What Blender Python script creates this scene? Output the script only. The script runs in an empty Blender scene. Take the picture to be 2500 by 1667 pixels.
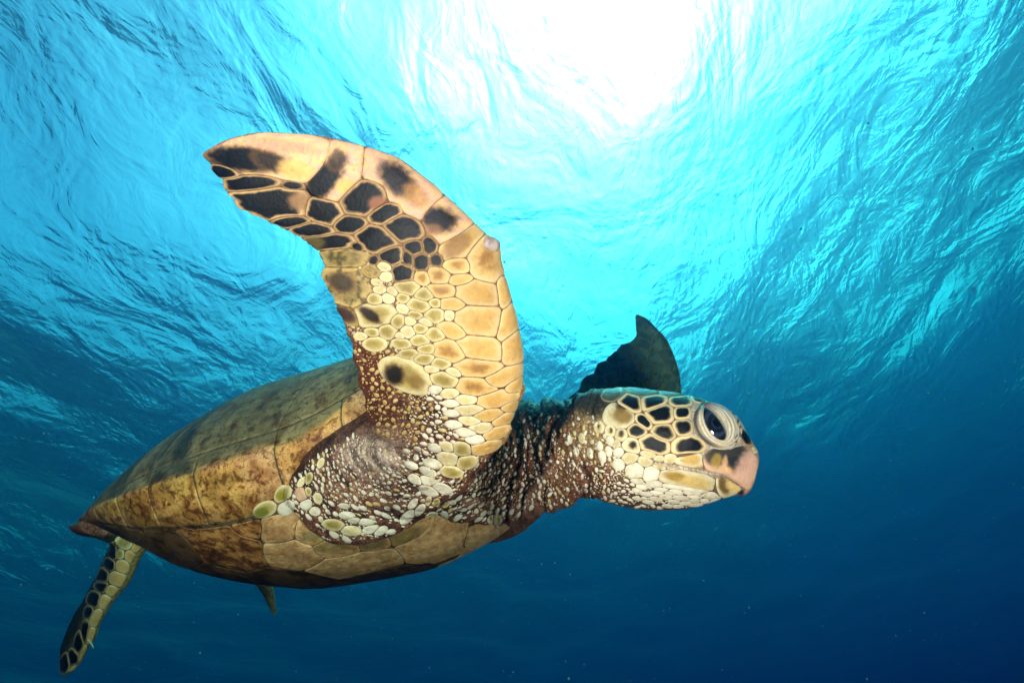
import bpy, bmesh, math
import numpy as np
from mathutils import Vector, Matrix
from mathutils.bvhtree import BVHTree
from mathutils.kdtree import KDTree

# ------------------------------------------------------------------ camera, sky, sun, strobes, exposure
rad = math.radians
SC = bpy.context.scene
FPX, CX, CY = 1364.0, 1250.0, 833.5          # focal length and centre in pixels of the 2500 px wide photograph
cam = bpy.data.cameras.new('camera')
co = bpy.data.objects.new('camera', cam)
SC.collection.objects.link(co)
SC.camera = co
cam.sensor_width = 36
cam.lens = 36 * FPX / 2500
cam.clip_start = .02
cam.clip_end = 2000
PITCH, ROLL = 42, -12
co.rotation_euler = (Matrix.Rotation(rad(90 + PITCH), 3, 'X') @ Matrix.Rotation(rad(ROLL), 3, 'Z')).to_euler()
MC = np.array(co.rotation_euler.to_matrix())

# the sun stands where its light, bent by the water, comes down from
SUN_EL, SUN_AZ = rad(62.0), rad(5.0)
su = MC @ np.array([(1470 - CX) / FPX, (CY + 10) / FPX, -1])
su /= np.linalg.norm(su)
SUN_AZ = math.atan2(su[0], su[1])
SUN_EL = math.acos(min(.99, 1.33 * math.hypot(su[0], su[1])))
sdir = Vector((math.sin(SUN_AZ) * math.cos(SUN_EL), math.cos(SUN_AZ) * math.cos(SUN_EL), math.sin(SUN_EL)))
sl = bpy.data.lights.new('sun', 'SUN')
sl.energy = 2.1
sl.angle = rad(.53)
sl.color = (1, .96, .9)
so = bpy.data.objects.new('sun', sl)
SC.collection.objects.link(so)
so.rotation_euler = sdir.to_track_quat('Z', 'Y').to_euler()
wd = bpy.data.worlds.new('World')
SC.world = wd
wd.use_nodes = True
nt = wd.node_tree
nt.nodes.clear()
sk = nt.nodes.new('ShaderNodeTexSky')
sk.sky_type = 'NISHITA'
sk.sun_disc = False
sk.sun_elevation = SUN_EL
sk.sun_rotation = SUN_AZ
sk.dust_density = 8
bg = nt.nodes.new('ShaderNodeBackground')
bg.inputs[1].default_value = .15
wo = nt.nodes.new('ShaderNodeOutputWorld')
nt.links.new(sk.outputs[0], bg.inputs[0])
nt.links.new(bg.outputs[0], wo.inputs[0])

# the pair of camera strobes that lit the turtle: real lamps either side of the lens
def strobe(x, y, z, power, aim):
    l = bpy.data.lights.new('dive_strobe', 'SPOT')
    l.energy = power
    l.color = (1, .57, .51)
    l.spot_size = rad(110)
    l.spot_blend = .6
    l.shadow_soft_size = .06
    o = bpy.data.objects.new('dive_strobe', l)
    SC.collection.objects.link(o)
    p = MC @ np.array([x, y, -z])
    t = MC @ np.array([aim[0], aim[1], -aim[2]])
    o.location = p
    o.rotation_euler = Vector(p - t).to_track_quat('Z', 'Y').to_euler()
strobe(-.46, .20, .02, 25, (-.35, -.15, .85))
strobe(.34, -.22, .0, 18, (.1, -.1, .8))

vs = SC.view_settings
vs.view_transform = 'Standard'
vs.look = 'None'
vs.exposure = 1.22
vs.gamma = 1
cy = SC.cycles
SC.render.engine = 'CYCLES'
cy.use_denoising = True
cy.max_bounces = 10
cy.transmission_bounces = 8
cy.volume_bounces = 3
cy.sample_clamp_indirect = 6

# ------------------------------------------------------------------ helpers
def lin(c, k=1.0):
    c = np.asarray(c, float) / 255
    return np.where(c <= .04045, c / 12.92, ((c + .055) / 1.055) ** 2.4) * k

def C(px, py, d):
    """photograph pixel and distance along the view axis -> world point (the camera stands at the origin)"""
    px, py, d = np.broadcast_arrays(np.asarray(px, float), np.asarray(py, float), np.asarray(d, float))
    return np.stack([(px - CX) / FPX * d, (CY - py) / FPX * d, -d], -1) @ MC.T

def PX(W):
    c = np.asarray(W) @ MC
    return CX - c[..., 0] / c[..., 2] * FPX, CY + c[..., 1] / c[..., 2] * FPX, -c[..., 2]

def hash2(i, j, s):
    h = (i * 374761393 + j * 668265263 + s * 974634777) & 0xffffffff
    h = ((h ^ (h >> 13)) * 1274126177) & 0xffffffff
    return ((h ^ (h >> 16)) & 0xffff) / 65535.0

def vnoise(x, y, s=0):
    x = np.asarray(x, float); y = np.asarray(y, float)
    i = np.floor(x).astype(np.int64); j = np.floor(y).astype(np.int64)
    u = x - i; v = y - j
    u = u * u * (3 - 2 * u); v = v * v * (3 - 2 * v)
    a = hash2(i, j, s); b = hash2(i + 1, j, s); c = hash2(i, j + 1, s); d = hash2(i + 1, j + 1, s)
    return (a * (1 - u) + b * u) * (1 - v) + (c * (1 - u) + d * u) * v

def fbm(x, y, s=0, o=4):
    t = 0; a = .5; n = 0
    for k in range(o):
        t = t + a * vnoise(np.asarray(x) * 2 ** k, np.asarray(y) * 2 ** k, s + 17 * k); n += a; a *= .55
    return t / n

def sstep(a, b, x):
    t = np.clip((np.asarray(x, float) - a) / (b - a), 0, 1)
    return t * t * (3 - 2 * t)

def mixc(a, b, t):
    t = np.asarray(t)[..., None]
    return a * (1 - t) + b * t

def pchip(xs, ys):
    xs = np.array(xs, float); ys = np.array(ys, float)
    h = np.diff(xs); d = np.diff(ys) / h; m = np.zeros_like(ys)
    for i in range(1, len(xs) - 1):
        if d[i - 1] * d[i] > 0:
            w1 = 2 * h[i] + h[i - 1]; w2 = h[i] + 2 * h[i - 1]
            m[i] = (w1 + w2) / (w1 / d[i - 1] + w2 / d[i])
    m[0] = d[0]; m[-1] = d[-1]
    def fn(x):
        x = np.asarray(x, float)
        i = np.clip(np.searchsorted(xs, x) - 1, 0, len(xs) - 2)
        t = (x - xs[i]) / h[i]
        return (2*t**3-3*t**2+1)*ys[i] + (t**3-2*t**2+t)*h[i]*m[i] + (-2*t**3+3*t**2)*ys[i+1] + (t**3-t**2)*h[i]*m[i+1]
    return fn

def polydist(px, py, poly):
    """signed distance in pixels, positive inside"""
    poly = np.asarray(poly, float)
    px = np.asarray(px, float); py = np.asarray(py, float)
    ins = np.zeros(px.shape, bool); best = np.full(px.shape, 1e9)
    for k in range(len(poly)):
        x0, y0 = poly[k - 1]; x1, y1 = poly[k]
        cond = (y0 > py) != (y1 > py)
        with np.errstate(divide='ignore', invalid='ignore'):
            xi = (x1 - x0) * (py - y0) / (y1 - y0 if y1 != y0 else 1e-9) + x0
        ins ^= cond & (px < xi)
        dx, dy = x1 - x0, y1 - y0
        t = np.clip(((px - x0) * dx + (py - y0) * dy) / (dx * dx + dy * dy + 1e-9), 0, 1)
        best = np.minimum(best, np.hypot(px - x0 - t * dx, py - y0 - t * dy))
    return np.where(ins, best, -best)

def linedist(px, py, pts):
    best = np.full(np.shape(px), 1e9)
    for (x0, y0), (x1, y1) in zip(pts[:-1], pts[1:]):
        dx, dy = x1 - x0, y1 - y0
        t = np.clip(((px - x0) * dx + (py - y0) * dy) / (dx * dx + dy * dy + 1e-9), 0, 1)
        best = np.minimum(best, np.hypot(px - x0 - t * dx, py - y0 - t * dy))
    return best

def mesh(name, V, F, mat=None, cols=None, smooth=True):
    me = bpy.data.meshes.new(name)
    me.from_pydata(np.asarray(V).tolist(), [], F if isinstance(F, list) else F.tolist())
    if cols is not None:
        at = me.color_attributes.new('Col', 'FLOAT_COLOR', 'POINT')
        cols = np.asarray(cols)
        c = np.ones((len(V), 4), np.float32); c[:, :cols.shape[1]] = np.clip(cols, 0, 1)
        at.data.foreach_set('color', c.ravel())
    if mat: me.materials.append(mat)
    if smooth: me.shade_smooth()
    return me

def obj(name, me, parent=None, kind=None, origin=None):
    o = bpy.data.objects.new(name, me)
    SC.collection.objects.link(o)
    if parent: o.parent = parent
    if kind: o['kind'] = kind
    return o

def loft(rings):
    rings = np.asarray(rings); n, m, _ = rings.shape
    V = [rings.reshape(-1, 3), rings[0].mean(0)[None], rings[-1].mean(0)[None]]
    F = []
    for i in range(n - 1):
        for j in range(m):
            k = (j + 1) % m
            F.append([i*m+j, i*m+k, (i+1)*m+k, (i+1)*m+j])
    a, b = n * m, n * m + 1
    for j in range(m):
        k = (j + 1) % m
        F.append([a, k, j]); F.append([b, (n-1)*m+j, (n-1)*m+k])
    return np.concatenate(V), F

def grid_faces(n, m):
    idx = np.arange(n * m).reshape(n, m)
    return np.stack([idx[:-1, :-1], idx[1:, :-1], idx[1:, 1:], idx[:-1, 1:]], -1).reshape(-1, 4)

def newmat(name):
    m = bpy.data.materials.new(name); m.use_nodes = True
    nt = m.node_tree; nt.nodes.clear()
    return m, nt, nt.nodes.new, nt.links.new

def skin_mat(name, rough, spec, var, nscale, bumps, crease=None, stain=None):
    """vertex pigment x fine mottling, fine relief"""
    m, nt, N, L = newmat(name)
    out = N('ShaderNodeOutputMaterial'); p = N('ShaderNodeBsdfPrincipled')
    at = N('ShaderNodeVertexColor'); at.layer_name = 'Col'
    tc = N('ShaderNodeTexCoord')
    nz = N('ShaderNodeTexNoise'); nz.inputs['Scale'].default_value = nscale; nz.inputs['Detail'].default_value = 6; nz.inputs['Roughness'].default_value = .65
    L(tc.outputs['Object'], nz.inputs['Vector'])
    mr = N('ShaderNodeMapRange'); mr.inputs[1].default_value = .25; mr.inputs[2].default_value = .75; mr.inputs[3].default_value = 1 - var; mr.inputs[4].default_value = 1 + var
    L(nz.outputs[0], mr.inputs[0])
    mx = N('ShaderNodeMix'); mx.data_type = 'RGBA'; mx.blend_type = 'MULTIPLY'; mx.inputs[0].default_value = 1
    L(at.outputs[0], mx.inputs[6]); L(mr.outputs[0], mx.inputs[7])
    last = mx
    def times(fac, colour):
        nonlocal last
        q = N('ShaderNodeMix'); q.data_type = 'RGBA'; q.blend_type = 'MULTIPLY'
        L(fac, q.inputs[0]); L(last.outputs[2], q.inputs[6]); q.inputs[7].default_value = (*colour, 1); last = q
    if crease:        # a net of fine dark creases in the skin
        wn = N('ShaderNodeTexNoise'); wn.inputs['Scale'].default_value = 60; wn.inputs['Detail'].default_value = 3; L(tc.outputs['Object'], wn.inputs['Vector'])
        vm = N('ShaderNodeVectorMath'); vm.operation = 'MULTIPLY_ADD'; L(wn.outputs['Color'], vm.inputs[0]); vm.inputs[1].default_value = (.012, .012, .012); L(tc.outputs['Object'], vm.inputs[2])
        for scl in crease:
            vo = N('ShaderNodeTexVoronoi'); vo.feature = 'DISTANCE_TO_EDGE'; vo.inputs['Scale'].default_value = scl; L(vm.outputs[0], vo.inputs['Vector'])
            cr = N('ShaderNodeMapRange'); cr.inputs[1].default_value = .0; cr.inputs[2].default_value = .16; cr.inputs[3].default_value = .55; cr.inputs[4].default_value = 0; L(vo.outputs[0], cr.inputs[0])
            cm = N('ShaderNodeMath'); cm.operation = 'MULTIPLY'; L(cr.outputs[0], cm.inputs[0]); L(at.outputs[1], cm.inputs[1])
            times(cm.outputs[0], (.30, .22, .18))
    if stain:         # grime where the vertex alpha asks for it
        for scl, lo, hi, colour in stain:
            sn = N('ShaderNodeTexNoise'); sn.inputs['Scale'].default_value = scl; sn.inputs['Detail'].default_value = 9; sn.inputs['Roughness'].default_value = .68; sn.inputs['Distortion'].default_value = .7
            L(tc.outputs['Object'], sn.inputs['Vector'])
            sr = N('ShaderNodeMapRange'); sr.inputs[1].default_value = lo; sr.inputs[2].default_value = hi; L(sn.outputs[0], sr.inputs[0])
            mu = N('ShaderNodeMath'); mu.operation = 'MULTIPLY'; L(sr.outputs[0], mu.inputs[0]); L(at.outputs[1], mu.inputs[1])
            times(mu.outputs[0], colour)
    L(last.outputs[2], p.inputs['Base Color'])
    p.inputs['Roughness'].default_value = rough
    p.inputs['Specular IOR Level'].default_value = spec
    prev = None
    for kind, sc, dist in bumps:
        if kind == 'noise':
            t = N('ShaderNodeTexNoise'); t.inputs['Scale'].default_value = sc; t.inputs['Detail'].default_value = 5; h = t.outputs[0]
        else:
            t = N('ShaderNodeTexVoronoi'); t.feature = 'DISTANCE_TO_EDGE'; t.inputs['Scale'].default_value = sc
            c = N('ShaderNodeMapRange'); c.inputs[1].default_value = 0; c.inputs[2].default_value = .12; L(t.outputs[0], c.inputs[0]); h = c.outputs[0]
        L(tc.outputs['Object'], t.inputs['Vector'])
        b = N('ShaderNodeBump'); b.inputs['Strength'].default_value = 1; b.inputs['Distance'].default_value = dist
        L(h, b.inputs['Height'])
        if prev: L(prev.outputs[0], b.inputs['Normal'])
        prev = b
    if prev: L(prev.outputs[0], p.inputs['Normal'])
    L(p.outputs[0], out.inputs[0])
    return m

MSKIN = skin_mat('turtle_skin', .6, .2, .3, 160, [('noise', 90, .0012), ('crease', 150, .0012)], crease=(95, 190))
MSCALE = skin_mat('turtle_scale', .5, .18, .16, 120, [('noise', 240, .0005), ('noise', 45, .0005)], stain=[(60, .53, .70, (.66, .54, .38)), (150, .58, .68, (.60, .48, .34)), (420, .60, .68, (.5, .4, .3))])
MBEAD = skin_mat('turtle_bead', .5, .3, .15, 300, [])
MSHELL = skin_mat('turtle_shell', .55, .25, .3, 55, [('noise', 22, .004), ('noise', 80, .0014), ('noise', 320, .0005)], stain=[(24, .47, .62, (.46, .30, .18)), (70, .50, .60, (.34, .22, .14)), (210, .54, .63, (.32, .22, .15))])

# ------------------------------------------------------------------ the sea
DEPTH = 5.0
def build_water():
    n, ext = 300, 170.0
    t = np.linspace(-1, 1, n)
    g = np.sign(t) * (.12 * np.abs(t) + .88 * np.abs(t) ** 3) * ext
    X, Y = np.meshgrid(g, g, indexing='ij')
    rng = np.random.default_rng(8)
    Z = np.zeros_like(X); wdir = rad(-20)
    far = np.maximum(np.abs(X), np.abs(Y))
    for k in range(26):
        lam = .7 * 1.18 ** k if k < 14 else rng.uniform(1.0, 8)
        th = wdir + rng.normal(0, .6)
        amp = .009 * lam * rng.uniform(.5, 1.2)
        lam = max(lam, .9); ph = rng.uniform(0, 6.28); kk = 2 * math.pi / lam
        fade = np.clip(lam / (far * .05 + .3) - .4, 0, 1)
        Z += amp * fade * np.sin(kk * (X * math.cos(th) + Y * math.sin(th)) + ph + .6 * np.sin(X * .7 + k) + .5 * np.sin(Y * .9 + 2 * k))
    Z += DEPTH
    m, nt, N, L = newmat('water_surface')
    out = N('ShaderNodeOutputMaterial'); gl = N('ShaderNodeBsdfGlass')
    gl.inputs['IOR'].default_value = 1.33; gl.inputs['Roughness'].default_value = .40
    tc = N('ShaderNodeTexCoord'); mp = N('ShaderNodeMapping')
    mp.inputs['Rotation'].default_value = (0, 0, wdir); mp.inputs['Scale'].default_value = (1, .6, 1)
    L(tc.outputs['Object'], mp.inputs[0])
    prev = None
    for sc, st, dist, det in ((.35, .30, 1.0, 2), (1.2, .095, 1.5, 3), (4.0, .030, 1.2, 3), (12.0, .005, .5, 2)):
        nz = N('ShaderNodeTexNoise'); nz.inputs['Scale'].default_value = sc; nz.inputs['Detail'].default_value = det
        nz.inputs['Distortion'].default_value = dist; nz.inputs['Roughness'].default_value = .55
        L(mp.outputs[0], nz.inputs['Vector'])
        b = N('ShaderNodeBump'); b.inputs['Distance'].default_value = st; L(nz.outputs[0], b.inputs['Height'])
        if prev: L(prev.outputs[0], b.inputs['Normal'])
        prev = b
    L(prev.outputs[0], gl.inputs['Normal']); L(gl.outputs[0], out.inputs[0])
    o = obj('water_surface', mesh('water_surface', np.stack([X, Y, Z], -1).reshape(-1, 3), grid_faces(n, n), m), None, 'structure')
    o['label'] = 'rippled underside of the bright sea surface above the turtle'
    # the water itself: an even body of absorbing, scattering water under the surface
    top, bot = DEPTH - .55, -42.0
    bm = bmesh.new(); bmesh.ops.create_cube(bm, size=1)
    for v in bm.verts: v.co = Vector((v.co.x * 320, v.co.y * 320, (top + bot) / 2 + v.co.z * (top - bot)))
    me = bpy.data.meshes.new('haze'); bm.to_mesh(me); bm.free()
    m, nt, N, L = newmat('sea_water')
    out = N('ShaderNodeOutputMaterial'); vsc = N('ShaderNodeVolumeScatter'); va = N('ShaderNodeVolumeAbsorption'); ad = N('ShaderNodeAddShader')
    s = (.006, .017, .046); a = (.50, .088, .055)
    vsc.inputs['Color'].default_value = (*[x / max(s) for x in s], 1); vsc.inputs['Density'].default_value = max(s); vsc.inputs['Anisotropy'].default_value = .92
    va.inputs['Color'].default_value = (*[1 - x / max(a) for x in a], 1); va.inputs['Density'].default_value = max(a)
    L(vsc.outputs[0], ad.inputs[0]); L(va.outputs[0], ad.inputs[1]); L(ad.outputs[0], out.inputs['Volume'])
    me.materials.append(m)
    o = obj('haze', me, None, 'stuff'); o['label'] = 'clear blue sea water all round the turtle'
build_water()

# ------------------------------------------------------------------ the turtle's shell: one surface (t tail to neck, th round the section)
SP = dict(cx=761.19, cy=1220.7, d=1.0412, yaw=-2.422, pit=12.483, rol=26.35, L=.86284, W=.31858, H=.20395, P=.16659, zm=-.02155, zt=.05262, ze=.0652)
wf = pchip([0,.04,.12,.25,.4,.55,.7,.82,.92,1], [.03,.16,.38,.66,.87,.98,1,.9,.66,.3])
hf = pchip([0,.06,.15,.3,.5,.68,.82,.93,1], [.02,.14,.36,.68,.95,1,.85,.55,.3])
pf = pchip([0,.06,.15,.3,.5,.7,.85,.95,1], [.02,.10,.3,.72,.98,1,.86,.62,.4])
def shell_frame():
    p = SP; yaw, pit, rol = np.radians([p['yaw'], p['pit'], p['rol']])
    F = np.array([np.cos(yaw)*np.cos(pit), np.sin(pit), -np.sin(yaw)*np.cos(pit)])
    U = np.array([0, 1., 0]); U = U - F * (U @ F); U /= np.linalg.norm(U)
    N = np.array([F[1]*U[2]-F[2]*U[1], F[2]*U[0]-F[0]*U[2], F[0]*U[1]-F[1]*U[0]])
    if N[2] > 0: N = -N
    U2 = U * np.cos(rol) - N * np.sin(rol); N2 = N * np.cos(rol) + U * np.sin(rol)
    f = lambda v: MC @ (v * [1, 1, -1])
    return f(F), f(N2), f(U2)
SF, SN, SU = shell_frame()
SCEN = C(SP['cx'], SP['cy'], SP['d'])
def shell_local(t, th):
    p = SP; c = np.cos(th); s = np.sin(th); ac = np.abs(c)
    y = wf(t) * p['W'] * c
    z = np.where(s > 0, hf(t)*p['H']*(1-ac**3)**.85, -pf(t)*p['P']*(1-ac**2.6)**.8)
    z = z + (p['zm']*np.sin(np.pi*t) + p['ze']*np.exp(-((t-.82)/.15)**2)) * ac**2 + p['zt']*(1-t)**2
    return (t - .5) * p['L'], y, z
def S(t, th):
    t, th = np.broadcast_arrays(np.asarray(t, float), np.asarray(th, float))
    a, y, z = shell_local(t, th)
    return SCEN + a[..., None] * SF + y[..., None] * SN + z[..., None] * SU
def Snorm(t, th):
    e = 1e-3
    d1 = S(np.minimum(t + e, 1), th) - S(np.maximum(t - e, 0), th)
    d2 = S(t, th + e * 3) - S(t, th - e * 3)
    n = np.cross(d1, d2); n /= np.linalg.norm(n, axis=-1, keepdims=True) + 1e-12
    mid = SCEN + ((np.asarray(t) - .5) * SP['L'])[..., None] * SF
    sg = np.sign(((S(t, th) - mid) * n).sum(-1))
    return n * np.where(sg == 0, 1, sg)[..., None]
def mirror_shell(W):
    return W - 2 * ((W - SCEN) @ SN)[..., None] * SN

# turtle root at the middle of the belly
ROOT = S(.5, -math.pi / 2)
turtle = bpy.data.objects.new('sea_turtle', None)
SC.collection.objects.link(turtle)
turtle.location = ROOT
turtle['label'] = 'olive green sea turtle swimming with one scaly front flipper raised high'
turtle['category'] = 'sea turtle'
def part(name, V, F, mat, cols=None, parent=None, kind=None, smooth=True):
    me = mesh(name, np.asarray(V) - ROOT, F, mat, cols, smooth)
    return obj(name, me, parent or turtle, kind)

# ------------------------------------------------------------------ the body: neck, head, shoulders and four flippers in one skin
K = 2500 / 2352
SKIN_WINDOW = [(690,1212),(700,1172),(732,1108),(795,1058),(875,1008),(955,945),(1300,955),(1345,1050),(1345,1240),(1290,1262),(1245,1283),
               (1160,1283),(1100,1275),(1050,1262),(960,1310),(880,1330),(800,1325),(745,1290),(715,1245)]
pieces = []
def trunk():
    nt_, nh = 90, 120
    t, th = np.meshgrid(np.linspace(.01, .99, nt_), np.linspace(-math.pi, math.pi, nh, endpoint=False), indexing='ij')
    W = S(t, th); n = Snorm(t, th)
    tn = np.where(np.abs(th) > math.pi/2, np.sign(th)*math.pi - th, th)      # both sides alike
    px, py, d = PX(S(t, tn))
    sd = polydist(px, py, SKIN_WINDOW)
    off = -.016 + sstep(-16, 34, sd) * .040
    off = np.where(tn > .35, -.016, off)
    return loft(W + n * off[..., None])
pieces.append(trunk())

def ring(top, bot, d, b, n=2.2, m=36, skew=0.0, jaw=0.0):
    """section between two pixels at one distance, half depth b"""
    a = np.linspace(0, 2*np.pi, m, endpoint=False)
    ca, sa = np.cos(a), np.sin(a)
    u = np.sign(ca) * np.abs(ca) ** (2/n); v = np.sign(sa) * np.abs(sa) ** (2/n)
    T = np.array(top, float); B = np.array(bot, float)
    p = (T + B)/2 + (T - B)/2 * u[:, None]
    w = b * (1 + jaw * u)
    return C(p[:, 0], p[:, 1], d + w * v + skew * u)

def interp_rows(rows, n):
    rows = np.array(rows, float); x = np.arange(len(rows)); xs = np.linspace(0, len(rows)-1, n)
    return np.stack([pchip(x, rows[:, k])(xs) for k in range(rows.shape[1])], -1)

# head and neck: x top, y top, x bottom, y bottom, distance, half depth, jaw taper
HEAD = [(1060,1010,1060,1260,1.02,.09,0),(1150,1000,1160,1275,.95,.105,0),(1230,990,1240,1275,.88,.10,0),(1310,978,1320,1256,.815,.088,0),
        (1370,974,1385,1234,.765,.074,.0),(1425,959,1440,1213,.725,.061,.02),(1478,949,1482,1226,.705,.062,.06),(1525,945,1527,1236,.70,.066,.08),
        (1592,952,1592,1243,.70,.067,.08),(1640,957,1638,1243,.70,.066,.08),(1680,965,1677,1241,.70,.063,.06),(1716,979,1712,1234,.70,.056,.02),
        (1760,993,1752,1221,.70,.047,-.02),(1787,1010,1778,1213,.70,.040,-.05),(1808,1034,1798,1209,.70,.033,-.05),(1826,1064,1816,1209,.70,.025,0),
        (1842,1086,1828,1202,.70,.017,0),(1851,1106,1840,1180,.70,.010,0),(1853,1122,1850,1140,.70,.004,0)]
hr = interp_rows(HEAD, 110)
pieces.append(loft([ring(r[0:2], r[2:4], r[4], r[5], 2.25, 40, 0, r[6]) for r in hr]))

def flipper(lead, trail, dl, dt, T, n=90, m=15, le=.55):
    """lead, trail: pixel lists as (station, x, y); dl, dt, T: (station, value)"""
    smax = min(lead[-1][0], trail[-1][0]); s = np.linspace(0, smax, n)
    la = np.array(lead, float); ta = np.array(trail, float)
    lx, ly = pchip(la[:, 0], la[:, 1])(s), pchip(la[:, 0], la[:, 2])(s)
    tx, ty = np.interp(s, ta[:, 0], ta[:, 1]), np.interp(s, ta[:, 0], ta[:, 2])
    f = lambda a: pchip(*np.array(a, float).T)(s)
    L3, T3, th = C(lx, ly, f(dl)), C(tx, ty, f(dt)), f(T)
    span = np.gradient((L3 + T3)/2, axis=0); chord = T3 - L3
    nn = np.cross(span, chord); nn /= np.linalg.norm(nn, axis=1, keepdims=True) + 1e-12
    v = (1 - np.cos(np.linspace(0, np.pi, m)))/2
    prof = np.sin(np.pi * v ** le) ** .75 * (1 - .45 * v) + .10 * np.sin(np.pi * v) ** .3
    rings = []
    for i in range(n):
        mid = L3[i] + chord[i] * v[:, None]
        up = mid + nn[i] * (th[i] * prof)[:, None]; lo = mid - nn[i] * (th[i] * prof)[:, None]
        rings.append(np.concatenate([up, lo[1:-1][::-1]]))
    return loft(rings)

NF_LEAD = [(0,463,352),(1,530,318),(2,610,303),(3,720,309),(4,835,334),(5,915,362),(6,1000,426),(7,1080,500),(7.7,1120,538),(8.2,1149,562),(9,1153,602),
           (10,1172,670),(11,1190,740),(12,1203,820),(13,1201,885),(14,1186,948),(15,1160,1002),(16,1115,1056),(17,1065,1098),(18,1010,1125)]
NF_TRAIL = [(0,466,362),(.6,482,378),(.9,485,398),(1.2,510,416),(1.5,513,440),(1.8,529,456),(2.1,545,481),(3,600,505),(3.4,632,520),(4,680,545),
            (5,724,574),(5.7,741,600),(6.1,743,617),(6.3,733,631),(7,748,658),(7.6,767,690),(8,770,712),(8.6,786,731),(9.2,791,765),(10,808,792),(10.6,806,815),
            (11,809,834),(11.3,822,850),(11.9,817,880),(12.6,838,912),(13.2,834,932),(13.8,847,958),(14.6,849,988),(15.3,872,1003),(16,850,1040),(17,850,1080),(18,850,1120)]
sc = lambda L: [(a, x*K, y*K) for a, x, y in L]
NFL, NFT = sc(NF_LEAD), sc(NF_TRAIL)
NF_POLY = [(x, y) for _, x, y in NFL[:17]] + [(x, y) for _, x, y in NFT[:27]][::-1]
pieces.append(flipper(NFL, NFT, [(0,.665),(3,.645),(6,.625),(9,.61),(12,.615),(14,.635),(16,.68),(18,.76)],
                      [(0,.67),(3,.665),(6,.655),(9,.645),(12,.66),(14.5,.70),(16,.74),(18,.82)],
                      [(0,.004),(1,.0055),(3,.0085),(6,.012),(9,.018),(12,.028),(15,.042),(18,.05)]))
FF_LEAD = [(0,1556,766),(1,1580,778),(2,1604,801),(3,1624,822),(4,1639,849),(5,1652,883),(6,1660,914),(7,1664,958),(8,1655,1005),(9,1600,1060),(10,1430,1110)]
FF_TRAIL = [(0,1549,772),(1,1550,793),(2,1551,820),(2.6,1541,831),(3,1532,837),(3.3,1515,838),(3.6,1509,849),(4,1497,858),(4.5,1482,871),(4.9,1474,880),(5.1,1459,884),
            (5.6,1450,898),(6,1446,912),(6.3,1427,916),(6.6,1415,929),(7,1411,950),(7.5,1390,966),(8,1375,985),(9,1330,1030),(10,1240,1090)]
pieces.append(flipper(FF_LEAD, FF_TRAIL, [(0,1.10),(5,1.10),(8,1.10),(10,1.12)], [(0,1.10),(5,1.12),(8,1.13),(10,1.15)], [(0,.004),(3,.007),(6,.011),(8,.018),(10,.035)], 70))
NH_LEAD = [(0,155,1648),(.6,177,1637),(1,198,1614),(2,214,1582),(3,229,1560),(4,238,1527),(5,257,1487),(6,284,1448),(7,300,1430),(8,313,1402),(9,326,1364),(10,345,1338),(11,380,1290),(12,430,1250)]
NH_TRAIL = [(0,150,1648),(.6,144,1634),(1,143,1609),(2,146,1577),(3,159,1543),(4,180,1497),(5,198,1471),(6,220,1431),(7,233,1407),(8,246,1378),(9,260,1350),(10,276,1308),(11,300,1270),(12,360,1230)]
pieces.append(flipper(NH_LEAD, NH_TRAIL, [(0,1.05),(5,1.01),(10,1.0),(12,1.03)], [(0,1.08),(5,1.07),(10,1.07),(12,1.1)], [(0,.005),(3,.009),(6,.014),(9,.02),(12,.025)], 70))
FH_LEAD = [(0,673,1500),(1,671,1480),(2,668,1458),(3,662,1424),(4,650,1380),(5,640,1330)]
FH_TRAIL = [(0,671,1500),(1,657,1482),(2,643,1453),(3,619,1420),(4,590,1370),(5,560,1320)]
pieces.append(flipper(FH_LEAD, FH_TRAIL, [(0,1.2),(5,1.15)], [(0,1.21),(5,1.17)], [(0,.004),(2,.008),(5,.02)], 40))

def build_body():
    V = []; F = []; k = 0
    for v, f in pieces:
        V.append(v); F += [[i + k for i in q] for q in f]; k += len(v)
    tmp = bpy.data.objects.new('tmp', mesh('tmp', np.concatenate(V), F))
    SC.collection.objects.link(tmp)
    md = tmp.modifiers.new('r', 'REMESH'); md.mode = 'VOXEL'; md.voxel_size = .0024; md.use_smooth_shade = True
    dg = bpy.context.evaluated_depsgraph_get()
    me = bpy.data.meshes.new_from_object(tmp.evaluated_get(dg))
    bpy.data.objects.remove(tmp)
    n = len(me.vertices); W = np.empty(n*3); me.vertices.foreach_get('co', W); W = W.reshape(-1, 3)
    E = np.empty(len(me.edges)*2, np.int32); me.edges.foreach_get('vertices', E); E = E.reshape(-1, 2)
    deg = np.bincount(E.ravel(), minlength=n)[:, None].astype(float)
    def avg(A):
        out = np.zeros_like(A)
        for k in range(A.shape[1]):
            out[:, k] = np.bincount(E[:, 0], A[E[:, 1], k], n) + np.bincount(E[:, 1], A[E[:, 0], k], n)
        return out / np.maximum(deg, 1)
    for lam in (.6, -.55) * 4 + (.5,) * 2:
        W = W + lam * (avg(W) - W)
    return me, W, avg
body_me, BW, avg = build_body()

def normals(me, W):
    me.vertices.foreach_set('co', W.ravel()); me.update()
    n = np.empty(len(me.vertices)*3, np.float32); me.vertices.foreach_get('normal', n) if False else me.vertex_normals.foreach_get('vector', n)
    return n.reshape(-1, 3).astype(float)

# the head is alike on both sides of its middle plane (distance .70 along every line of sight)
def near_px(W):
    px, py, z = PX(W)
    hd = sstep(1380, 1450, px) * (z < .95)
    return px, py, z, hd
def mirror_head(V):
    d = PX(V)[2]
    return V * ((1.40 - d) / d)[:, None]

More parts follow.
